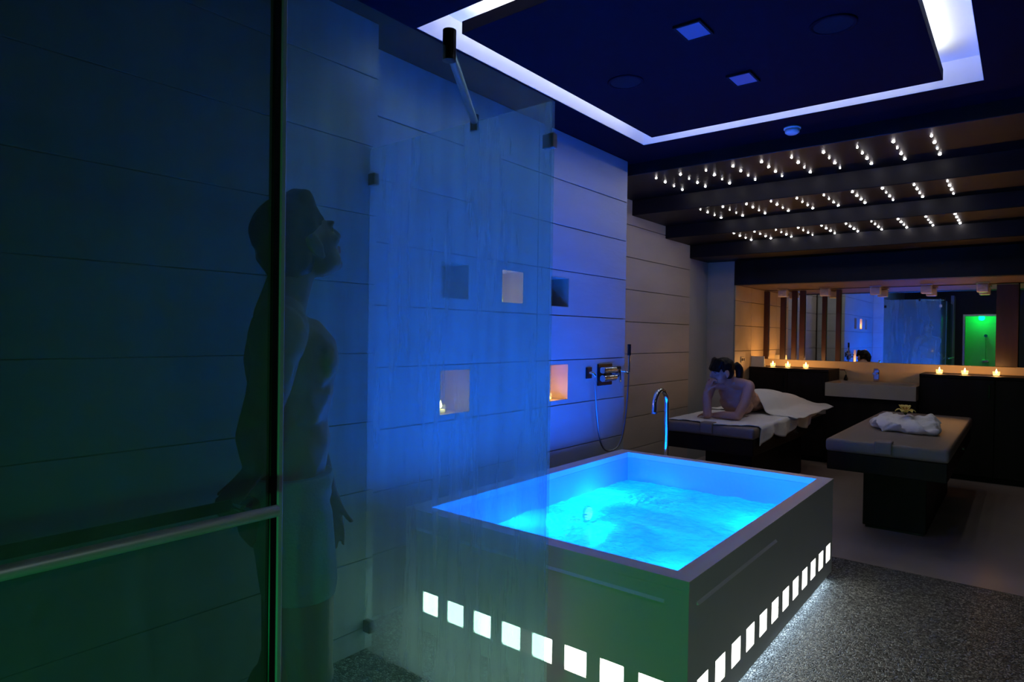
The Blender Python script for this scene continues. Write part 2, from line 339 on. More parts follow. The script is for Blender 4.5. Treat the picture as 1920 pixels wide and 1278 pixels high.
# ------------------------------------------------------------------ setting: ceiling with light cove and steps
CX0, CX1, CY0, CY1 = -2.15, -.19, 1.965, 4.16
IX0, IX1, IY0, IY1 = -1.985, -.352, 2.09, 3.955
ZI, ZR = 2.737, 2.90
m = MB()
m.box((XL-.45, YREAR-1.6, ZC), (CX0, 4.55, ZR+.05)); m.box((CX1, YREAR-1.6, ZC), (XR, 4.55, ZR+.05))
m.box((CX0, YREAR-1.6, ZC), (CX1, CY0, ZR+.05)); m.box((CX0, CY1, ZC), (CX1, 4.55, ZR+.05))
m.box((CX0, CY0, ZR), (CX1, CY1, ZR+.05), 1)
t = .002   # white plaster facing of the cove sides
m.box((CX0, CY0, ZC+.004), (CX0+t, CY1, ZR), 1); m.box((CX1-t, CY0, ZC+.004), (CX1, CY1, ZR), 1); m.box((CX0, CY0, ZC+.004), (CX1, CY0+t, ZR), 1); m.box((CX0, CY1-t, ZC+.004), (CX1, CY1, ZR), 1)
ce = m.build('ceiling', [CEIL, CEILW], kind='structure', label='dark ceiling with a glowing rectangular light cove')
m = MB(); m.box((IX0, IY0, ZI), (IX1, IY1, ZI+.055), 0); m.box((IX0+.25, IY0+.25, ZI+.055), (IX1-.25, IY1-.25, ZR), 1); m.build('island_panel', [CEIL, CEILW], ce)
for a, b, L, sx in (((IX0+.05, (IY0+IY1)/2), 0, IY1-IY0, 0), ((IX1-.05, (IY0+IY1)/2), 0, IY1-IY0, 0), (((IX0+IX1)/2, IY0+.05), 0, IX1-IX0, 1), (((IX0+IX1)/2, IY1-.05), 0, IX1-IX0, 1)):
    hx, hy = (L/2-.06, .006) if sx else (.006, L/2-.06)
    MB().box((a[0]-hx, a[1]-hy, ZI+.055), (a[0]+hx, a[1]+hy, ZI+.063)).build('cove_led_strip', LEDW, ce)
    light('AREA', 'cove_light', (a[0], a[1], ZI+.066), P_COVE*L, C_COVE, None, 2*hx if sx else .02, .02 if sx else 2*hy, (PI, 0, 0))
STEPS = [(4.55, 5.40, 2.67), (5.40, 6.12, 2.53), (6.12, 6.74, 2.405), (6.74, 7.31, 2.268)]
for i, (y0, y1, z) in enumerate(STEPS):
    MB().box((XT-.3, y0, z), (XR, y1+.02 if i < 3 else y1, ZR+.05), 0, .004).build('ceiling', STEP, kind='structure', label='dark ceiling step %s' % ('nearest the light cove', 'second from the light cove', 'third from the light cove', 'right in front of the vanity beam')[i])
m = MB(); m.box((-2.604, 7.30, 1.995), (XR, 7.42, 2.36)); m.build('trim_2', STEP, kind='structure', label='deep dark beam hanging over the vanity')
MB().box((-2.604, 7.42, 2.0), (XR, YM, 2.06)).build('ceiling', SOFFIT, kind='structure', label='low soffit over the vanity mirror')

# ------------------------------------------------------------------ mirror wall
mr_ = empty('vanity_mirror', (-1.2, YM-.01, 1.133), label='long wall mirror with dark vertical wood slats above the stone backsplash', cat='mirror')
MB().box((-1.39, -.008, 0), (1.14, .008, .86)).build('glass', MIRROR, mr_)
MB().box((1.155, -.008, 0), (3.4, .008, .86)).build('glass', MIRROR, mr_)
SL = [(-2.59, -2.531), (-2.389, -2.331), (-2.255, -2.199), (-2.162, -2.101), (-1.908, -1.860), (-1.755, -1.703)]
def MI(m): m.v = [(x+1.2, y-YM+.01, z-1.133) for x, y, z in m.v]; return m
for a, b in SL: MI(MB().box((a, YM-.045, 1.134), (b, YM-.019, 1.985), 0, .002)).build('wood_slat', WOODRED, mr_)
MI(MB().box((-.235, YM-.07, 1.134), (-.052, YM-.019, 1.985), 0, .002)).build('wood_panel', WOODRED, mr_, label='wide dark red wood panel')
MB().box((-2.585, YM-.05, .88), (XR-.01, YM, 1.132), 0, .003).build('wall_backsplash', T_HONEY, kind='structure', label='honey stone backsplash glowing with candlelight')
def crystal(x):
    r = empty('crystal_spotlight', (x, 8.13, 2.0))
    MB().box((-.06, -.04, -.018), (.06, .04, 0), 0, .003).build('mount', CHROME, r)
    m = MB(); m.box((-.05, -.05, -.105), (.05, .05, -.02), 0, .012); m.build('crystal_block', CRYSTAL, r)
    MB().cyl((0, 0, -.02), (0, 0, -.026), .03).build('lamp_ring', CHROME, r)
    return r
for x, l in ((-2.30, 'leftmost, between the first wood slats'), (-1.83, 'second from the left, by the fifth slat'), (-1.31, 'above the washbasin tap'), (-.83, 'fourth from the left, left of the right candles'), (-.345, 'rightmost, beside the wide wood panel')):
    tag(crystal(x), 'moulded crystal block spotlight under the soffit, %s' % l, 'spotlight', 'crystal spotlights over the mirror')

# ------------------------------------------------------------------ vanity
def cabinet(x0, x1, ztop, label, nd, yf=7.8):
    r = empty('vanity_cabinet', ((x0+x1)/2, (yf+YM-.05)/2, 0), label=label, cat='cabinet'); hx = (x1-x0)/2; hy = (YM-.051-yf)/2
    MB().box((-hx, -hy+.02, .06), (hx, hy, ztop-.03)).build('body', WENGE, r)
    MB().box((-hx+.03, -hy+.06, 0), (hx-.03, hy-.02, .06)).build('plinth', WENGE, r)
    MB().box((-hx, -hy, ztop-.03), (hx, hy, ztop), 0, .002).build('top', WENGE, r)
    wd = 2*hx/nd
    for i in range(nd):
        d = MB().box((-hx+i*wd+.003, -hy, .065), (-hx+(i+1)*wd-.003, -hy+.0195, ztop-.034), 0, .002).build('door', WENGE, r)
        MB().box((-hx+(i+1)*wd-.05, -hy-.012, ztop-.22), (-hx+(i+1)*wd-.04, -hy-.0005, ztop-.08), 0, .002).build('handle', BLACKM, d)
    return r
cabinet(-2.585, -1.705, 1.05, 'dark wood vanity cabinet left of the washbasin', 2)
cabinet(-.845, XR-.01, 1.05, 'dark wood vanity cabinet right of the washbasin', 5)
sk = empty('washbasin', (-1.275, 7.93, 0), label='beige stone washbasin block between the dark cabinets', cat='washbasin')
m = MB(); hx = .424; y0, y1 = -.31, .395
m.box((-hx, y0, .775), (hx, y1, .83)); m.box((-hx, y0, .83), (-hx+.05, y1, .92)); m.box((hx-.05, y0, .83), (hx, y1, .92)); m.box((-hx+.05, y0, .83), (hx-.05, y0+.045, .92)); m.box((-hx+.05, y1-.2, .83), (hx-.05, y1, .92))
m.build('basin', T_SAND, sk); MB().cyl((0, -.05, .831), (0, -.05, .836), .03).build('drain', CHROME, sk)
MB().box((-.42, -.25, .06), (.42, .39, .774)).build('under_cabinet', WENGE, sk); MB().box((-.39, -.2, 0), (.39, .36, .06)).build('plinth', WENGE, sk)
tp = empty('basin_tap', (-1.295, 8.20, .921), label='chrome block mixer tap on the stone washbasin', cat='tap')
MB().box((-.028, -.028, 0), (.028, .028, .135), 0, .004).build('body', CHROME, tp); MB().box((-.02, -.15, .085), (.02, -.028, .11), 0, .003).build('spout', CHROME, tp); MB().box((-.022, -.06, .137), (.022, .03, .150), 0, .003).build('lever', CHROME, tp)
vz = empty('bud_vase', (-1.60, 8.16, .921), label='small dark bud vase with a drooping flower on the washbasin', cat='vase')
MB().lathe([(0.001, 0), (.018, 0), (.022, .02), (.012, .05), (.010, .065)]).build('vase', BLACKM, vz)
MB().tube([(0, 0, .03), (0, 0, .09), (-.02, 0, .12), (-.035, 0, .125)], .003, 8).build('stem', STEMG, vz)
for k in range(5):
    a = 2*PI*k/5; MB().ball((-.04+.016*math.cos(a), .016*math.sin(a), .122), (.016, .012, .007)).build('petal', PETALR, vz)
cdx = empty('menu_card', (-2.51, 7.87, 1.0505), .05, label='white folded card standing on the left cabinet', cat='card')
cdp = MB().add([(-.075, 0, 0), (.075, 0, 0), (.072, .03, .125), (-.078, .03, .125)], [(0, 1, 2, 3)]).build('front_leaf', PAPER, cdx); solidify(cdp, .002)
cdp = MB().add([(-.075, .07, 0), (.075, .07, 0), (.072, .031, .125), (-.078, .031, .125)], [(0, 1, 2, 3)]).build('back_leaf', PAPER, cdx); solidify(cdp, .002)
MB().box((-.03, .0225, .105), (.03, .0245, .107)).build('print_line', STEEL, cdx)
ot = empty('wall_socket', (-2.587, 7.57, 1.14), label='round-cornered double wall socket on the honey tiles', cat='socket')
MB().box((0, -.06, -.035), (.008, .06, .035), 0, .004).build('plate', T_HONEY, ot)
for s in (-1, 1): MB().cyl((.0081, s*.028, 0), (.0095, s*.028, 0), .018).build('socket', GRILLE, ot)

def candle(name, loc, label, group, power, r=.032, h=.045):
    c = empty(name, loc, label=label, cat='candle', group=group)
    MB().lathe([(.001, 0), (r*.92, 0), (r, h), (r-.003, h), (r*.92-.003, .004), (.001, .004)], n=20).build('glass_holder', CGLASS, c)
    MB().lathe([(.001, .0045), (r*.92-.004, .0045), (r*.93-.004, .020), (.001, .020)], n=20).build('wax', WAXGLOW, c)
    MB().cyl((0, 0, .0205), (0, 0, .028), .001, n=6).build('wick', GRILLE, c)
    MB().lathe([(.0005, .026), (.007, .033), (.0085, .041), (.005, .055), (.0005, .070)], n=12).build('flame', FLAME, c)
    light('POINT', 'candle_light', (0, 0, .055), power, C_FLAME, c, .012)
    return c
for (x, y), l in zip(((-2.368, 8.0), (-2.196, 8.0), (-1.985, 7.96), (-.685, 7.95), (-.47, 7.96), (-.215, 7.98)), ('left cabinet, nearest the white card', 'left cabinet, middle of its three', 'left cabinet, nearest the washbasin', 'right cabinet, nearest the washbasin', 'right cabinet, middle of its three', 'right cabinet, in front of the wood panel')):
    candle('tealight', (x, y, 1.0505), 'lit tealight on the %s' % l, 'tealights on the vanity', P_CANDLE)
for (y, z), l in zip(((2.50, .9615), (3.47+.04, .9615), (2.985, 1.5915)), ('lower niche nearest the shower cabin', 'lower niche nearest the wall shower', 'upper middle niche')):
    candle('tealight', (XL-.06, y, z), 'lit tealight in the %s of the blue wall' % l, 'tealights in the wall niches', P_NICHE)

# ------------------------------------------------------------------ whirlpool tub
TX0, TX1, TY0, TY1, TZ = -2.26, -.86, 2.04, 4.11, .58
AX0, AX1, AY0, AY1 = -2.17, -.935, 2.115, 4.035
tub = empty('whirlpool_tub', ((TX0+TX1)/2, (TY0+TY1)/2, 0), label='square raised whirlpool tub with blue-lit water and glowing squares', cat='tub')
ox, oy = tub.location.x, tub.location.y
def T(m): m.v = [(x-ox, y-oy, z) for x, y, z in m.v]; return m
m = MB()
for a, b in (((TX0, TY0), (TX1, AY0)), ((TX0, AY1), (TX1, TY1)), ((TX0, AY0), (AX0, AY1)), ((AX1, AY0), (TX1, AY1))): m.box((*a, TZ-.035), (*b, TZ), 0)
T(m).build('rim', TUBPANEL, tub)
m = MB(); t = .012
for a, b in (((AX0-t, AY0-t), (AX1+t, AY0)), ((AX0-t, AY1), (AX1+t, AY1+t)), ((AX0-t, AY0), (AX0, AY1)), ((AX1, AY0), (AX1+t, AY1))): m.box((*a, .06), (*b, TZ-.036))
m.box((AX0-t, AY0-t, .045), (AX1+t, AY1+t, .06))
# seat ledge along the back and left
m.box((AX0, AY1-.32, .06), (AX1, AY1, .2), 0, .02); m.box((AX0, AY0, .06), (AX0+.3, AY1-.32, .2), 0, .02)
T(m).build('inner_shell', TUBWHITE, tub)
winR = [2.175+.1673*i for i in range(12)]; winF = [-2.091+.1567*i for i in range(8)]
def panel(axis, pos, a0, a1, wins, z0=.035, z1=TZ-.036, th=.02):
    aa = [a0, *[c for q in wins for c in (q-.049, q+.049)], a1]; zz = [z0, .118, .214, z1]; m = MB()
    for i in range(len(aa)-1):
        for j in range(3):
            if j == 1 and i % 2 == 1: continue
            lo, hi = (pos, pos+th) if th > 0 else (pos+th, pos)
            if axis == 'y': m.box((aa[i], lo, zz[j]), (aa[i+1], hi, zz[j+1]))
            else: m.box((lo, aa[i], zz[j]), (hi, aa[i+1], zz[j+1]))
    return m
T(panel('y', TY0+.002, TX0+.002, TX1-.002, winF)).build('front_panel', TUBPANEL, tub)
T(panel('x', TX1-.002, TY0+.022, TY1-.002, winR, th=-.02)).build('side_panel', TUBPANEL, tub)
T(MB().box((TX0+.002, TY1-.022, .035), (TX1-.022, TY1-.002, TZ-.036))).build('back_panel', TUBPANEL, tub)
T(MB().box((TX0+.002, TY0+.022, .035), (TX0+.022, TY1-.022, TZ-.036))).build('wall_side_panel', TUBPANEL, tub)
T(MB().box((TX0+.06, TY0+.06, 0), (TX1-.05, TY1-.06, .034))).build('plinth', GRILLE, tub)
def rounded(w, h, r, n=5):
    pts = []
    for cx, cy, a in ((w-r, h-r, 0), (-w+r, h-r, PI/2), (-w+r, -h+r, PI), (w-r, -h+r, 1.5*PI)):
        pts += [(cx+r*math.cos(a+PI/2*k/n), cy+r*math.sin(a+PI/2*k/n)) for k in range(n+1)]
    return pts
def window(axis, c, pos):
    """lit opal pane with rounded corners, plus corner infill of the cut-out"""
    pts = rounded(.0475, .0465, .012); n = len(pts); m = MB(); s = 1 if axis == 'x' else -1
    P = lambda a, z, d: (pos+s*d, c+a, .166+z) if axis == 'x' else (c+a, pos+s*d, .166+z)
    fr = [P(a, z, .0) for a, z in pts]; bk = [P(a, z, -.012) for a, z in pts]
    m.add(fr+bk, [tuple(range(n)), tuple(reversed(range(n, 2*n)))]+[(i, n+i, n+(i+1) % n, (i+1) % n) for i in range(n)])
    o = T(m).build('light_window', LIT, tub)
    q = [(.049, .048), (-.049, .048), (-.049, -.048), (.049, -.048)]; m = MB(); k = n//4
    out = [P(a, z, -.004) for a, z in q]; inn = [P(a, z, -.004) for a, z in pts]
    for i in range(4):
        seg = list(range(i*k, (i+1)*k)); m.add([out[i]]+[inn[j] for j in seg], [tuple(range(k+1))])
        nx = (i+1) % 4; m.add([out[i], out[nx], inn[(nx*k) % n], inn[seg[-1]]], [(0, 1, 2, 3)])
    T(m).build('window_surround', TUBPANEL, o)
for c in winR: window('x', c, TX1-.0045)
for c in winF: window('y', c, TY0+.0045)
def ledge(p, q, out, z, h=.010, d=.008):
    """sloping white ledge along a panel joint, shaped as its highlight"""
    p, q, o = Vector(p), Vector(q), Vector(out)*d; A = [p+Vector((0, 0, z+h)), p+o+Vector((0, 0, z)), p+Vector((0, 0, z-.002))]; B = [v+(q-p) for v in A]
    return T(MB().add(A+B, [(0, 1, 4, 3), (1, 2, 5, 4), (2, 0, 3, 5), (0, 2, 1), (3, 4, 5)]))
ledge((TX0+.03, TY0+.0019, 0), (-.95, TY0+.0019, 0), (0, -1, 0), .488).build('trim_highlight', TRIMGLINT, tub)  # white strip stands in for the bright highlight on the joint
ledge((TX1-.0019, 2.11, 0), (TX1-.0019, 3.0, 0), (1, 0, 0), .482).build('trim_highlight', TRIMGLINT, tub)
T(MB().box((TX1-.045, TY0+.06, .012), (TX1-.03, TY1-.05, .028))).build('floor_led_strip', KICK, tub)
light('AREA', 'floor_led_light', (TX1-.022-ox, 0, .03), P_KICK*2, (.6, .8, 1), tub, .01, 1.95, (0, math.radians(-50), 0))
LAMPS = [(AX1, 2.55, -1, 0), (AX1, 3.55, -1, 0), (AX0, 2.75, 1, 0), (AX0, 3.5, 1, 0), (-1.75, AY0, 0, 1)]
for x, y, dx, dy in LAMPS:
    p, q = Vector((x, y, .26)), Vector((x+dx*.014, y+dy*.014, .26)); l = T(MB().cyl(p, q, .05)).build('underwater_lamp', CHROME, tub)
    T(MB().cyl(q+Vector((dx, dy, 0))*.0005, q+Vector((dx, dy, 0))*.004, .042)).build('lens', LAMPB, l)
    light('POINT', 'underwater_light', (x+dx*.10-ox, y+dy*.10-oy, .26), P_TUB/len(LAMPS), C_TUB, tub, .05)
for x, y in ((AX0+.004, 3.1), (-1.3, AY1-.004), (-1.7, AY1-.004)):
    d = Vector((1, 0, 0)) if x < -2 else Vector((0, -1, 0)); T(MB().cyl(Vector((x, y, .33))-d*.004, Vector((x, y, .33))+d*.01, .022)).build('jet_nozzle', CHROME, tub)
def wz(x, y):
    n = noise.noise(Vector((x*7, y*7, .3)))*.010+noise.noise(Vector((x*17, y*17, 1.7)))*.006
    for bx, by, s in ((-1.95, 2.9, .25), (-1.5, 2.35, .3), (-1.75, 3.55, .2)):
        d = ((x-bx)**2+(y-by)**2)/s**2; n += .016*math.exp(-d)*(1+noise.noise(Vector((x*40, y*40, 0)))*1.2)
    return .388+n
g = grid(150, 220, lambda u, v: (AX0+.001+(AX1-AX0-.002)*u, AY0+.001+(AY1-AY0-.002)*v, wz(AX0+(AX1-AX0)*u, AY0+(AY1-AY0)*v)))
g.build('water', water_mat(), label='bubbling blue-lit water in the whirlpool tub', cat='water', kind='stuff')

fc = empty('tub_filler', (-1.96, 4.20, 0), label='tall chrome gooseneck filler standing behind the tub', cat='tap')
MB().lathe([(.001, 0), (.045, 0), (.045, .012), (.02, .018), (.019, .02)]).build('base', CHROME, fc)
pts = [(0, 0, .018), (0, 0, .3), (0, 0, .6), (0, 0, .93)]+[(0, -.095+.095*math.cos(a), .93+.095*math.sin(a)) for a in [PI*k/14 for k in range(1, 15)]]+[(0, -.192, .885)]
MB().tube(pts, .017, 18).build('spout', CHROME, fc); MB().cyl((0, -.192, .884), (0, -.192, .872), .020).build('aerator', STEEL, fc)

# ------------------------------------------------------------------ wall shower set
ws = empty('wall_shower_mixer', (XL, 4.15, 1.10), label='chrome thermostatic mixer on the blue wall with hose and lever', cat='shower mixer')
def W(m): m.v = [(x-XL, y-4.15, z-1.10) for x, y, z in m.v]; return m
W(MB().box((XL, 4.045, 1.03), (XL+.012, 4.25, 1.19), 0, .004)).build('backplate', BLACKM, ws)
for z in (1.085, 1.145): W(MB().cyl((XL+.04, 4.06, z), (XL+.04, 4.24, z), .024)).build('valve_body', CHROME, ws)
W(MB().cyl((XL+.012, 4.15, 1.115), (XL+.03, 4.15, 1.115), .03)).build('valve_neck', CHROME, ws)
W(MB().box((XL, 3.89, 1.09), (XL+.012, 3.96, 1.17), 0, .003)).build('hose_outlet', BLACKM, ws)
W(MB().tube([(XL+.012, 3.925, 1.13), (XL+.04, 3.93, 1.13), (XL+.045, 3.945, 1.11)], .011)).build('elbow', CHROME, ws)
lv = W(MB().cyl((XL+.0, 4.29, 1.125), (XL+.05, 4.29, 1.125), .022)).build('knob', CHROME, ws)
W(MB().tube([(XL+.05, 4.29, 1.125), (XL+.06, 4.285, 1.09), (XL+.065, 4.28, 1.05)], .007)).build('lever', CHROME, lv)
W(MB().box((XL, 4.33, 1.085), (XL+.012, 4.385, 1.165), 0, .003)).build('bracket_plate', BLACKM, ws)
W(MB().tube([(XL+.012, 4.36, 1.13), (XL+.05, 4.38, 1.125), (XL+.06, 4.42, 1.105)], .008)).build('hand_shower_bracket', CHROME, ws)
hs = empty('hand_shower', (XL+.06, 4.42, 1.09), label='slim stick hand shower standing in its wall bracket', cat='hand shower')
MB().cyl((0, 0, .03), (0, 0, .16), .009).build('handle', CHROME, hs); MB().cyl((0, 0, .16), (0, 0, .245), .014).build('spray_head', BLACKM, hs)
pts = []
for k in range(29):
    t = k/28; pts.append((XL+.045+.015*t, 3.945+(4.42-3.945)*(t-.08*math.sin(2*PI*t)), 1.10+.01*t-.56*(1-abs(2*t-1)**2.6)))
MB().tube([(x-XL-.06, y-4.42, z-1.09) for x, y, z in pts[:-1]]+[(0, 0, .03)], .0065, 8).build('hose', STEEL, hs)

# ------------------------------------------------------------------ glass shower cabin
GX, GY, GZ = -1.276, 1.80, 2.20
sc = empty('shower_screen', (GX, 1.3, 0), label='misted fixed glass corner screen of the shower cabin', cat='glass screen')
def S(m): m.v = [(x-GX, y-1.3, z) for x, y, z in m.v]; return m
S(MB().box((GX-.005, .785, .006), (GX+.005, GY+.005, GZ), 0, .001)).build('front_pane', FOGF, sc)
S(MB().box((XC+.002, GY-.005, .006), (GX-.0055, GY+.005, GZ), 0, .001)).build('return_pane', FOGR, sc)
for z in (2.065, .11):
    S(MB().box((GX-.035, GY-.012, z-.025), (GX+.012, GY+.012, z+.025), 0, .002)).build('corner_clamp', STEEL, sc)
    S(MB().box((XC+.0005, GY-.014, z-.025), (XC+.045, GY+.014, z+.025), 0, .002)).build('wall_clamp', BLACKM, sc)
b = S(MB().cyl((GX, 1.293, 2.20), (-1.638, GY, 2.20), .014)).build('brace_bar', STEEL, sc)
S(MB().cyl((GX, 1.293, 2.165), (GX, 1.293, 2.25), .019)).build('brace_clamp', BLACKM, b)
S(MB().cyl((-1.638, GY, 2.165), (-1.638, GY, 2.225), .017)).build('brace_clamp', BLACKM, b)
S(MB().box((GX-.010, .770, .004), (GX+.010, .7845, GZ+.005), 0, .003)).build('edge_profile', EDGE, sc)
S(MB().box((GX-.012, .80, 0), (GX+.012, GY+.012, .006))).build('floor_channel', STEEL, sc)
dr = empty('glass_door', (GX, .2, 0), label='misted glass door with a long horizontal grab bar on both sides', cat='door')
def Dd(m): m.v = [(x-GX, y-.2, z) for x, y, z in m.v]; return m
Dd(MB().box((GX-.005, -.62, .012), (GX+.005, .752, GZ), 0, .001)).build('pane', FOGD, dr)
Dd(MB().box((GX-.009, .7525, .012), (GX+.009, .769, GZ), 0, .002)).build('edge_seal', BLACKM, dr)
for s, nm in ((1, 'outer_bar'), (-1, 'inner_bar')):
    bx = GX+s*.055
    b = Dd(MB().cyl((bx, -.5, 1.022), (bx, .742, 1.022), .0125)).build(nm, SATIN if s > 0 else BLACKM, dr)
    for y in (-.42, .70): Dd(MB().cyl((GX+s*.0055, y, 1.022), (bx, y, 1.022), .008)).build('standoff', CHROME, b)
MB().box((GX-.03, YREAR, 0), (GX+.03, -.625, GZ+.2)).build('wall_cabin_post', T_STONE, kind='structure', label='stone jamb the shower door hangs on')

# ------------------------------------------------------------------ massage tables
def massage_table(x0, x1, y0, y1, label):
    r = empty('massage_table', ((x0+x1)/2, (y0+y1)/2, 0), label=label, cat='massage table'); hx, hy = (x1-x0)/2, (y1-y0)/2
    MB().box((-hx, -hy, .612), (hx, hy, .70), 0, .022).build('cushion', CUSHION, r)
    MB().box((-hx+.01, -hy+.015, .485), (hx-.01, hy-.015, .6115), 0, .004).build('frame', WENGE, r)
    MB().box((-.20, -hy+.47, .02), (.20, hy-.2, .485), 0, .004).build('pedestal', WENGE, r)
    MB().box((-.185, -hy+.49, 0), (.185, hy-.22, .02)).build('foot_plate', BLACKM, r)
    m = grid(10, 14, lambda u, v: (-.05+.10*u, 0, 0) if False else (-.05+.10*(u-.5)+0.045, -hy-.003+max(0, .14*(v-.45))-.0, .703 if v > .45 else .703-.075*(1-v/.45)**1.0))
    o = m.build('face_strap', CUSHION, r); solidify(o, .014, 1)
    MB().cyl((hx-.008, .1, .55), (hx+.006, .1, .55), .014).build('control_button', CHROME, r)
    return r
massage_table(-2.336, -1.60, 4.97, 7.18, 'taupe massage table with a white sheet under the lying woman')
massage_table(-1.085, -.36, 4.90, 7.18, 'empty taupe massage table with a folded white robe on it')
# sheet
def sheet(u, v):
    x = -2.33+(.73+.14)*u; y = 5.03+2.08*v; zt = .7045
    y += (.05*math.sin(3*u*PI)+.06*(u-.6))*(1-v)
    w_ = noise.noise(Vector((x*9, y*5, 0)))*.006+.003*math.sin(30*x+9*y)
    if x > -1.605:
        over = x+1.605; drop = over*(.55+.45*abs(math.sin(y*4.6+.3)))*(1.0 if y < 6.6 else .5)
        return (-1.594+.012*math.sin(y*18)*min(1, over*12)+.006, y, zt-drop+.002)
    return (x, y, zt+abs(w_))
o = grid(60, 110, sheet).build('bed_sheet', TOWEL, label='white towelling sheet spread under the lying woman, hanging over the table edge', cat='sheet'); solidify(o, .005, 1)

# ------------------------------------------------------------------ people
def finger(m, base, d, up_, lens, r0=.0085, curl=.5):
    """one finger: three bones curling from direction d towards -up_"""
    p = Vector(base); d = Vector(d).normalized(); ax = d.cross(Vector(up_)).normalized(); r = r0
    for i, L in enumerate(lens):
        q = p+d*L; m.cap(p, q, r, r*.92, 10); p = q; r *= .92; d = Matrix.Rotation(-curl, 3, ax) @ d
    return p
def hand(m, wrist, d, up_, thumb_side, s=1.0, curl=.4, spread=.12):
    """wrist point, pointing direction, back-of-hand normal, thumb side vector"""
    d = Vector(d).normalized(); up_ = Vector(up_); up_ = (up_-d*up_.dot(d)).normalized(); t = Vector(thumb_side); t = (t-d*t.dot(d)-up_*t.dot(up_)).normalized(); w_ = Vector(wrist)
    k = w_+d*.085*s
    for a in (-.026, -.009, .009, .026): m.cap(w_+t*a*.7*s+d*.012*s, k+t*a*s, .015*s, .0125*s, 10)
    ln = [(.036, .022, .018), (.042, .027, .020), (.045, .029, .021), (.041, .026, .019)]
    for i, a in enumerate((-.030, -.010, .010, .030)):
        finger(m, k+t*a*s, d+t*spread*(a/.03), up_, [q*s for q in ln[i]], .0088*s, curl)
    finger(m, w_+d*.025*s+t*.026*s, d*.92+t*.42-up_*.25, up_*.4+t*-.6, [.036*s, .030*s, .022*s], .0105*s, .25)
def head(m, c, fwd, upv, s=1.0, female=False):
    """cranium, jaw, brow, nose, lips, chin, ears around centre c"""
    f = Vector(fwd).normalized(); u = Vector(upv); u = (u-f*u.dot(f)).normalized(); r = f.cross(u)
    R = Matrix((r, f, u)).transposed(); P = lambda a, b, c_: Vector(c)+R @ (Vector((a, b, c_))*s)
    B = lambda p, rad: m.ball(P(*p), [q*s for q in rad], R)
    B((0, -.012, .030), (.076, .097, .088)); B((0, .030, -.010), (.064, .062, .082)); B((0, .038, -.062), (.046, .046, .042))
    B((0, .066, -.092), (.022, .020, .018)); B((.034, .02, -.07), (.026, .05, .03)); B((-.034, .02, -.07), (.026, .05, .03))
    B((.030, .083, .020), (.026, .010, .008)); B((-.030, .083, .020), (.026, .010, .008))
    m.cap(P(0, .088, .012), P(0, .108, -.026), .008*s, .012*s, 10); B((.010, .098, -.030), (.009, .011, .008)); B((-.010, .098, -.030), (.009, .011, .008))
    B((0, .088, -.052), (.022, .011, .0065)); B((0, .086, -.063), (.019, .011, .007))
    B((.040, .066, -.022), (.02, .018, .016)); B((-.040, .066, -.022), (.02, .018, .016))
    for sgn in (1, -1): B((sgn*.078, -.010, -.008), (.010, .021, .032)); B((sgn*.080, -.006, -.034), (.007, .010, .012)); B((sgn*.031, .074, .004), (.013, .012, .010))
    return P, R
# --- standing man in the cabin, in profile, looking up
MX, MY = -1.56, .985
MA = math.radians(28)
def mw(x, y, z): return (MX+x, MY+y, z)
def mp(x, y, z): return (MX+x*math.cos(MA)+y*math.sin(MA), MY-x*math.sin(MA)+y*math.cos(MA), z)
m = MB()
for s in (1, -1):
    k = .03 if s > 0 else -.03
    m.chain([mp(s*.088, 0, .90), mp(s*.095, .02+k*.3, .70), mp(s*.098, .02+k, .49)], [.092, .080, .056])
    m.chain([mp(s*.098, .02+k, .49), mp(s*.100, -.015+k, .34), mp(s*.100, -.03+k, .085)], [.055, .055, .038])
    m.ball(mp(s*.100, -.03+k, .35), (.048, .056, .11)); m.ball(mp(s*.098, .035+k, .50), (.048, .045, .055))
    m.chain([mp(s*.100, -.05+k, .04), mp(s*.105, .06+k, .036), mp(s*.112, .14+k, .024)], [.036, .034, .022])
    for i in range(5): m.cap(mp(s*(.085+.013*i), .13+k-.006*abs(i-1), .02), mp(s*(.087+.014*i), .185+k-.012*i, .013), .012 if i else .015, .010, 8)
RB = Matrix.Rotation(-MA, 3, 'Z'); m.ball(mp(0, -.01, .955), (.160, .112, .13), RB); m.ball(mp(.07, -.06, .92), (.085, .075, .09)); m.ball(mp(-.07, -.06, .92), (.085, .075, .09))
RB = Matrix.Rotation(-MA, 3, 'Z')
m.ball(mp(0, 0, 1.10), (.150, .108, .16), RB); m.ball(mp(0, .0, 1.24), (.162, .115, .15), RB); m.ball(mp(0, .008, 1.32), (.172, .122, .13), RB)
for s in (1, -1): m.ball(mp(s*.075, .078, 1.325), (.080, .036, .060), RB); m.ball(mp(s*.08, -.07, 1.32), (.08, .05, .11), RB)
m.chain([mp(-.165, -.02, 1.405), mp(0, -.03, 1.45), mp(.165, -.03, 1.405)], [.062, .062, .062]); m.ball(mp(.192, -.045, 1.385), (.07, .072, .085)); m.ball(mp(-.185, -.015, 1.40), .068)
m.chain([mp(0, -.035, 1.43), mw(.005, .0, 1.56)], [.066, .058])
HF = Vector((0.05, .86, .50)); HU = Vector((0, -.5, .86)); HC = Vector(mw(.01, .022, 1.640))
P, Rm = head(m, HC, HF, HU, 1.06)
# near arm drawn back to the inner bar
m.chain([mp(.188, -.035, 1.39), mw(.135, -.140, 1.27), mw(.105, -.165, 1.145)], [.056, .051, .043])
m.chain([mw(.105, -.165, 1.145), mw(.17, -.195, 1.115), mw(.208, -.215, 1.09)], [.043, .038, .029])
hand(m, mw(.208, -.215, 1.09), (.10, -.55, -.45), (.25, -.5, .8), (-.8, -.3, .2), .82, .85, .05)
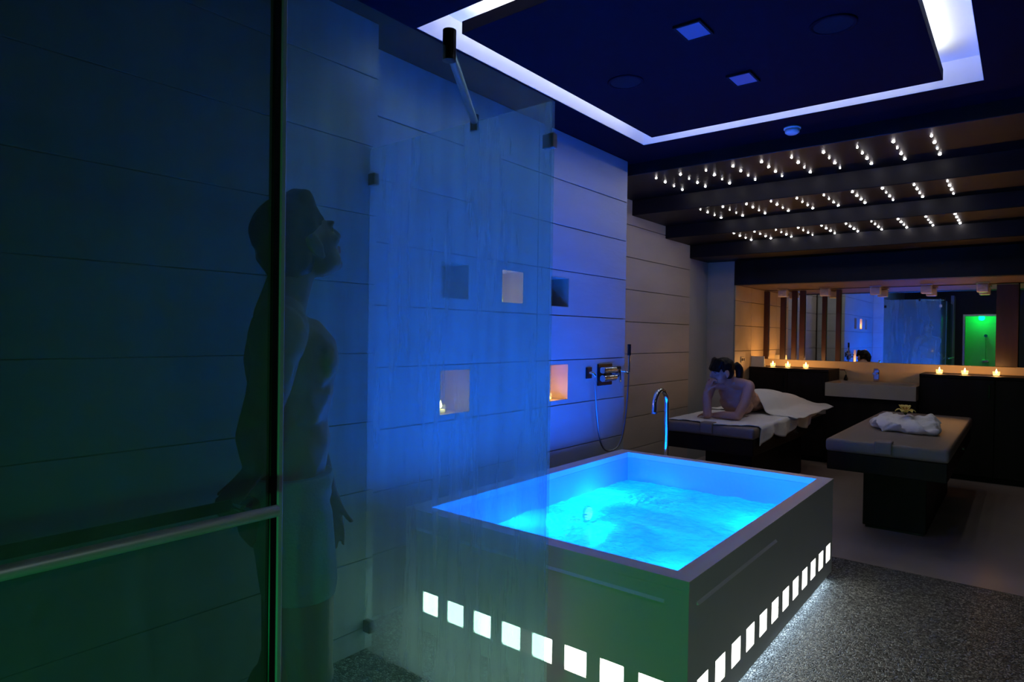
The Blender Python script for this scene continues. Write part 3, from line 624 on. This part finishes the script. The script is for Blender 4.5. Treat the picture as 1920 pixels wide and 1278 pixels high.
# far arm hanging in front
m.chain([mp(-.188, -.01, 1.39), mw(-.205, .15, 1.24), mw(-.225, .19, 1.10)], [.056, .049, .042])
m.chain([mw(-.225, .19, 1.10), mw(-.21, .23, 1.0), mw(-.19, .262, .88)], [.043, .038, .027])
hand(m, mw(-.19, .262, .88), (.05, .10, -.99), (-.6, .8, 0), (.8, .6, 0), 1.0, .3, .06)
man = fuse(m, 'person', .0062, 4, [SKIN2, LIP, EYE_M], label='bare-chested man in swim shorts standing behind the misted glass, looking up', cat='person')
def local(co): return Rm.transposed() @ (Vector(co)-HC)/1.06
def facepaint(o, loc):
    def lip(c): q = loc(c); return abs(q.x) < .021 and -.067 < q.z < -.049 and q.y > .082
    def eye(c): q = loc(c); return .020 < abs(q.x) < .042 and -.001 < q.z < .008 and q.y > .068
    paint(o, [(1, lip), (2, eye)])
facepaint(man, local)
m = MB()   # shorts, a loose shell over hips and thighs
for s in (1, -1): m.chain([mp(s*.086, 0, .92), mp(s*.097, .02, .74)], [.104, .098])
m.ball(mp(0, -.01, .955), (.172, .124, .10), RB); m.ball(mp(0, -.055, .92), (.14, .085, .09), RB); m.ball(mp(0, -.005, 1.0), (.168, .125, .10), RB)
def cut(co): return Vector((co.x, co.y, min(max(co.z, .715), 1.02)))
sh = fuse(m, 'swim_shorts', .009, 3, [SHORTS], None, cut); sh.parent = man
m = MB()
m.ball(HC+Rm @ (Vector((0, -.020, .045))*1.06), [q*1.06 for q in (.083, .103, .088)], Rm); m.ball(HC+Rm @ (Vector((0, -.055, 0))*1.06), [q*1.06 for q in (.078, .068, .095)], Rm)
m.ball(HC+Rm @ (Vector((0, .035, .098))*1.06), [q*1.06 for q in (.058, .050, .034)], Rm)
def hairn(co): return co+Vector((noise.noise(co*40), noise.noise(co*40+Vector((9, 0, 0))), noise.noise(co*40+Vector((0, 9, 0)))))*.004
hr = fuse(m, 'hair', .008, 4, [HAIR], None, hairn); hr.parent = man

# --- lying woman on the left table, propped on her elbows
WX = -1.955
m = MB(); zt = .712
def wp(x, y, z): return (WX+x, y, z)
# pelvis and back (she lies along +Y), chest lifted
m.ball(wp(-.01, 6.22, .80), (.150, .17, .085)); m.ball(wp(-.01, 6.02, .795), (.130, .17, .08)); m.ball(wp(-.01, 5.83, .835), (.130, .16, .095))
m.ball(wp(0, 5.66, .895), (.140, .13, .115)); m.ball(wp(0, 5.55, .925), (.145, .10, .12))
m.chain([wp(-.005, 6.05, .80), wp(0, 5.78, .86), wp(0, 5.52, .96)], [.085, .095, .085])
m.chain([wp(-.165, 5.46, .985), wp(0, 5.47, 1.015), wp(.15, 5.44, .995)], [.048, .055, .048])
m.ball(wp(0, 5.55, .84), (.135, .10, .10)); m.ball(wp(0, 5.62, .80), (.135, .12, .085))
m.chain([wp(-.01, 5.48, 1.0), wp(-.02, 5.37, 1.065)], [.052, .047])
for s in (1, -1): m.chain([wp(s*.085, 6.28, .795), wp(s*.08, 6.68, .765), wp(s*.07, 7.02, .752)], [.088, .055, .036])
WHC = Vector(wp(-.040, 5.33, 1.108)); WF = Vector((-.62, -.76, -.10)); WU = Vector((.06, -.12, .99))
P2, Rw = head(m, WHC, WF, WU, .97, True)
# image-left arm: upright forearm, fingers at the mouth
el = Vector(wp(-.115, 5.225, zt+.035))
m.chain([wp(-.175, 5.45, .975), wp(-.175, 5.36, .87), el], [.044, .040, .035])
wr = Vector(wp(-.125, 5.215, .935)); m.chain([el, (el+wr)/2+Vector((0, 0, .02)), wr], [.036, .034, .024])
hand(m, wr, (.30, .10, .92), (-.6, -.75, .1), (.9, -.35, .1), .88, .95, .05)
# image-right arm: elbow down, forearm lying across
e2 = Vector(wp(.115, 5.285, zt+.035))
m.chain([wp(.160, 5.43, .985), wp(.152, 5.36, .86), e2], [.046, .042, .037])
w2 = Vector(wp(-.075, 5.28, zt+.028)); m.chain([e2, (e2+w2)/2+Vector((0, 0, .006)), w2], [.037, .035, .024])
hand(m, w2, (-.95, .15, .0), (0, -.25, .95), (0, -1, .1), .88, .35, .08)
wom = fuse(m, 'person', .0055, 4, [SKIN, LIP, EYE_M], label='dark-haired woman lying propped on her elbows on the massage table', cat='person')
facepaint(wom, lambda c: Rw.transposed() @ (Vector(c)-WHC)/.97)
m = MB(); H = lambda p: WHC+Rw @ (Vector(p)*.97)
m.ball(H((0, -.022, .046)), (.080, .094, .080), Rw); m.ball(H((0, -.05, .0)), (.076, .06, .075), Rw)
for k in range(11):   # fringe
    a = -.060+.12*k/10; m.cap(H((a, .050-.25*abs(a), .100)), H((a*1.12, .093-6.5*a*a, .026)), .024, .013, 8)
for s in (1, -1): m.cap(H((s*.068, .035, .08)), H((s*.074, .02, .015)), .020, .010, 8)
# ponytail tied at the back of the head, falling on her far shoulder
m.chain([H((-.0, -.105, .035)), H((.0, -.150, .040)), H((.0, -.172, .0)), H((.0, -.172, -.06)), H((.0, -.16, -.13))], [.022, .030, .034, .030, .010])
hw_ = fuse(m, 'hair', .006, 6, [HAIR], None, hairn); hw_.parent = wom
# towel over her hips and legs
def legtowel(u, v):
    y = 5.90+1.36*v+.05*math.sin(6*u)*(1-v); x = -2.33+.80*u
    xc = -1.965; hw = .165+.075*min(1, v/.25)-.05*v; hz = (.185 if v < .35 else .185-.12*(v-.35)/.65)
    hz *= min(1, .94+v*.4)
    d = (x-xc)/hw; bump = hz*max(0, 1-abs(d)**2.4)**.55 if abs(d) < 1 else 0
    a = abs(d)-1; skirt = .028*math.exp(-max(0, a)*3)
    z = .7125+max(bump, skirt)+noise.noise(Vector((x*10, y*6, 3)))*.010+.006*math.sin(14*y+8*x)
    if x > -1.60: z -= (x+1.60)*.35
    return (x, y, max(z, .711) if x < -1.59 else z)
o = grid(70, 110, legtowel).build('bath_towel', TOWEL, label='white towel draped over the lying woman\'s hips and legs', cat='towel'); solidify(o, .008, 1)
for _ in range(1):
    sm = o.modifiers.new('soft', 'SMOOTH'); sm.iterations = 6

# ------------------------------------------------------------------ robe and flower on the empty table
m = MB(); rz = .7015
for c, r in (((-.72, 5.74, .735), (.20, .20, .050)), ((-.80, 5.72, .755), (.13, .16, .045)), ((-.62, 5.72, .750), (.15, .17, .050)), ((-.70, 5.80, .775), (.15, .15, .04)), ((-.90, 5.83, .745), (.06, .10, .04)), ((-.52, 5.68, .735), (.06, .10, .032)), ((-.86, 5.92, .76), (.07, .05, .045)), ((-.58, 5.86, .77), (.10, .10, .04))): m.ball(c, r)
m.chain([(-.93, 5.78, .735), (-.80, 5.62, .735), (-.60, 5.56, .73), (-.50, 5.58, .728)], [.034, .036, .034, .028])
def robe(co):
    n = noise.noise(Vector((co.x*13, co.y*13, co.z*18)))*.032+noise.noise(Vector((co.x*34, co.y*34, 2)))*.010+.006*math.sin(38*co.x+30*co.y+20*co.z)
    z = co.z+n*(1 if co.z > .72 else .2); return Vector((co.x+n*.6, co.y+n*.5, max(z, rz)))
rb = fuse(m, 'folded_robe', .008, 5, [TOWEL], None, robe, label='crumpled folded white bathrobe on the empty massage table', cat='bathrobe')
rtop = max(v.co.z for v in rb.data.vertices if abs(v.co.x+.705) < .03 and abs(v.co.y-5.72) < .03)
fl = empty('lily_flower', (-.705, 5.72, rtop+.011), label='yellow lily blossom lying on the folded white robe', cat='flower')
for k in range(6):
    a = 2*PI*k/6+.3; upk = .75 if k in (1, 2) else .28; d = Vector((math.cos(a), math.sin(a), 0))
    sd = Vector((-d.y, d.x, 0))
    def pf(u, v, d=d, sd=sd, upk=upk):
        w_ = .024*math.sin(PI*(.08+.9*v))**.8; p = d*(.010+.062*v*(1-.35*upk))+Vector((0, 0, .008+.085*upk*v+.012*math.sin(PI*v)-.02*v*v))+sd*(w_*(2*u-1)); p.z += .006*(2*u-1)**2
        return p[:]
    o = grid(6, 8, pf).build('petal', PETAL, fl); solidify(o, .0016)
for k in range(5):
    a = 2*PI*k/5; MB().tube([(0, 0, .005), (.008*math.cos(a), .008*math.sin(a), .03), (.018*math.cos(a), .018*math.sin(a), .045)], [.0018, .0015, .003], 6).build('stamen', STAMEN, fl)
fl.scale = (1.05, 1.05, 1.05)
MB().lathe([(.001, -.012), (.008, -.008), (.011, .0), (.012, .008), (.001, .010)], n=12).build('flower_base', STEMG, fl)

# ------------------------------------------------------------------ ceiling fittings
def star(x, y, z, band):
    s = .0095
    return MB().add([(-s, 0, 0), (0, -s, 0), (s, 0, 0), (0, s, 0), (-s*.6, 0, -.006), (0, -s*.6, -.006), (s*.6, 0, -.006), (0, s*.6, -.006)], [(3, 2, 1, 0), (4, 5, 6, 7), (0, 1, 5, 4), (1, 2, 6, 5), (2, 3, 7, 6), (3, 0, 4, 7)])
smesh = star(0, 0, 0, 0).mesh('star_light'); smesh.materials.append(STAR)
ORD = 'first second third fourth fifth sixth seventh eighth ninth tenth'.split()
BANDS = [(2.67, 4.74, .167, -2.335, -.475, 'step nearest cove'), (2.53, 5.475, .165, -2.265, -.448, 'middle lit step'), (2.405, 6.175, .168, -2.215, -.450, 'step nearest vanity')]
for z, y0, dy, xa, xb, nm in BANDS:
    for i in range(10):
        for j in range(4):
            o = bpy.data.objects.new('star_light', smesh); col.objects.link(o); o.location = (xa+(xb-xa)*i/9, y0+dy*j, z-.0002)
            sc_ = random.choice((1, 1, .9, .75, .6)); o.scale = (sc_, sc_, 1)
            tag(o, '%s star light of the %s string from left on the ceiling %s' % (ORD[j], ORD[i], nm), 'star light', 'star lights in the ceiling %s' % nm)
def downlight(x, y, label):
    r = empty('square_downlight', (x, y, ZI), label=label, cat='downlight', group='square downlights in the cove island')
    m = MB(); a, b = .062, .078
    m.box((-a, -b, -.012), (a, -b+.01, 0)); m.box((-a, b-.01, -.012), (a, b, 0)); m.box((-a, -b+.01, -.012), (-a+.01, b-.01, 0)); m.box((a-.01, -b+.01, -.012), (a, b-.01, 0)); m.build('frame', GRILLE, r)
    MB().box((-a+.0101, -b+.0101, -.010), (a-.0101, b-.0101, -.001)).build('lens', LENS, r)
downlight(-1.148, 2.665, 'square frosted downlight in the cove island, nearer the camera'); downlight(-1.155, 3.315, 'square frosted downlight in the cove island, nearer the back')
def speaker(x, y, label):
    r = empty('ceiling_speaker', (x, y, ZI), label=label, cat='speaker', group='round ceiling speakers')
    MB().lathe([(.078, 0), (.078, -.006), (.094, -.006), (.094, 0)]).build('ring', CEIL, r); MB().cyl((0, 0, -.004), (0, 0, -.0005), .0775).build('grille', GRILLE, r)
speaker(-1.665, 3.005, 'round dark ceiling speaker beside the left side of the light cove'); speaker(-.66, 2.98, 'round dark ceiling speaker near the right side of the light cove')
sd = empty('smoke_detector', (-1.196, 4.36, ZC), label='round smoke detector on the ceiling beyond the light cove', cat='smoke detector')
MB().lathe([(.001, -.012), (.052, -.012), (.052, 0), (.001, 0)]).build('base', PLASTIC, sd); MB().lathe([(.001, -.044), (.03, -.043), (.043, -.034), (.046, -.0125), (.001, -.0125)]).build('cap', PLASTIC, sd)

rl = empty('added_downlight', (1.9, .65, ZC), label='added unseen downlight behind the camera, brightening the tub side', cat='downlight')  # added out of view to brighten the tub side and floor
MB().lathe([(.05, 0), (.05, -.004), (.062, -.004), (.062, 0)]).build('ring', CHROME, rl); MB().cyl((0, 0, -.002), (0, 0, -.0004), .0495).build('lens', emis('added lamp lens', (.9, .97, 1), 5), rl)
light('AREA', 'added_room_light', (0, 0, -.01), P_ROOM, (.86, .95, 1.0), rl, .1)
# ------------------------------------------------------------------ green booth
bl = empty('booth_lamp', (-.8, YREAR-.95, 2.285), label='green ceiling lamp inside the booth behind the camera', cat='lamp')
MB().cyl((0, 0, 0), (0, 0, -.03), .07).build('housing', STEEL, bl); MB().cyl((0, 0, -.0305), (0, 0, -.036), .06).build('lens', GREENL, bl)
light('POINT', 'booth_light', (0, 0, -.35), 4.0, (0, 1, .06), bl, .06)
fl2 = empty('added_green_lamp', (-.3, -.62, 0), label='added unseen low green lamp tinting the glass and tub front', cat='lamp')  # added out of view to cast green low on the glass and tub
MB().lathe([(.001, 0), (.05, 0), (.05, .05), (.04, .06), (.001, .06)]).build('housing', STEEL, fl2); MB().lathe([(.001, .061), (.038, .061), (.03, .075), (.001, .08)]).build('lens', GREENL, fl2)
gs = light('SPOT', 'added_green_spot', (0, 0, .12), P_GREEN, C_GREEN, fl2, .05, rot=Vector((.92, -1.5, -.30)).to_track_quat('Z', 'Y').to_euler())
gs.data.spot_size = math.radians(112); gs.data.spot_blend = 1.0; gs.data.shadow_soft_size = .05
bs = empty('booth_shower', (-.72, YREAR-1.17, 0), label='chrome shower column inside the green booth', cat='shower')
MB().cyl((0, .03, .75), (0, .03, 1.55), .012).build('riser', CHROME, bs); MB().box((-.07, -.01, .88), (.07, .06, .95), 0, .01).build('valve', CHROME, bs); MB().cyl((0, .0, 1.5), (0, .10, 1.52), .035).build('spray_head', CHROME, bs)
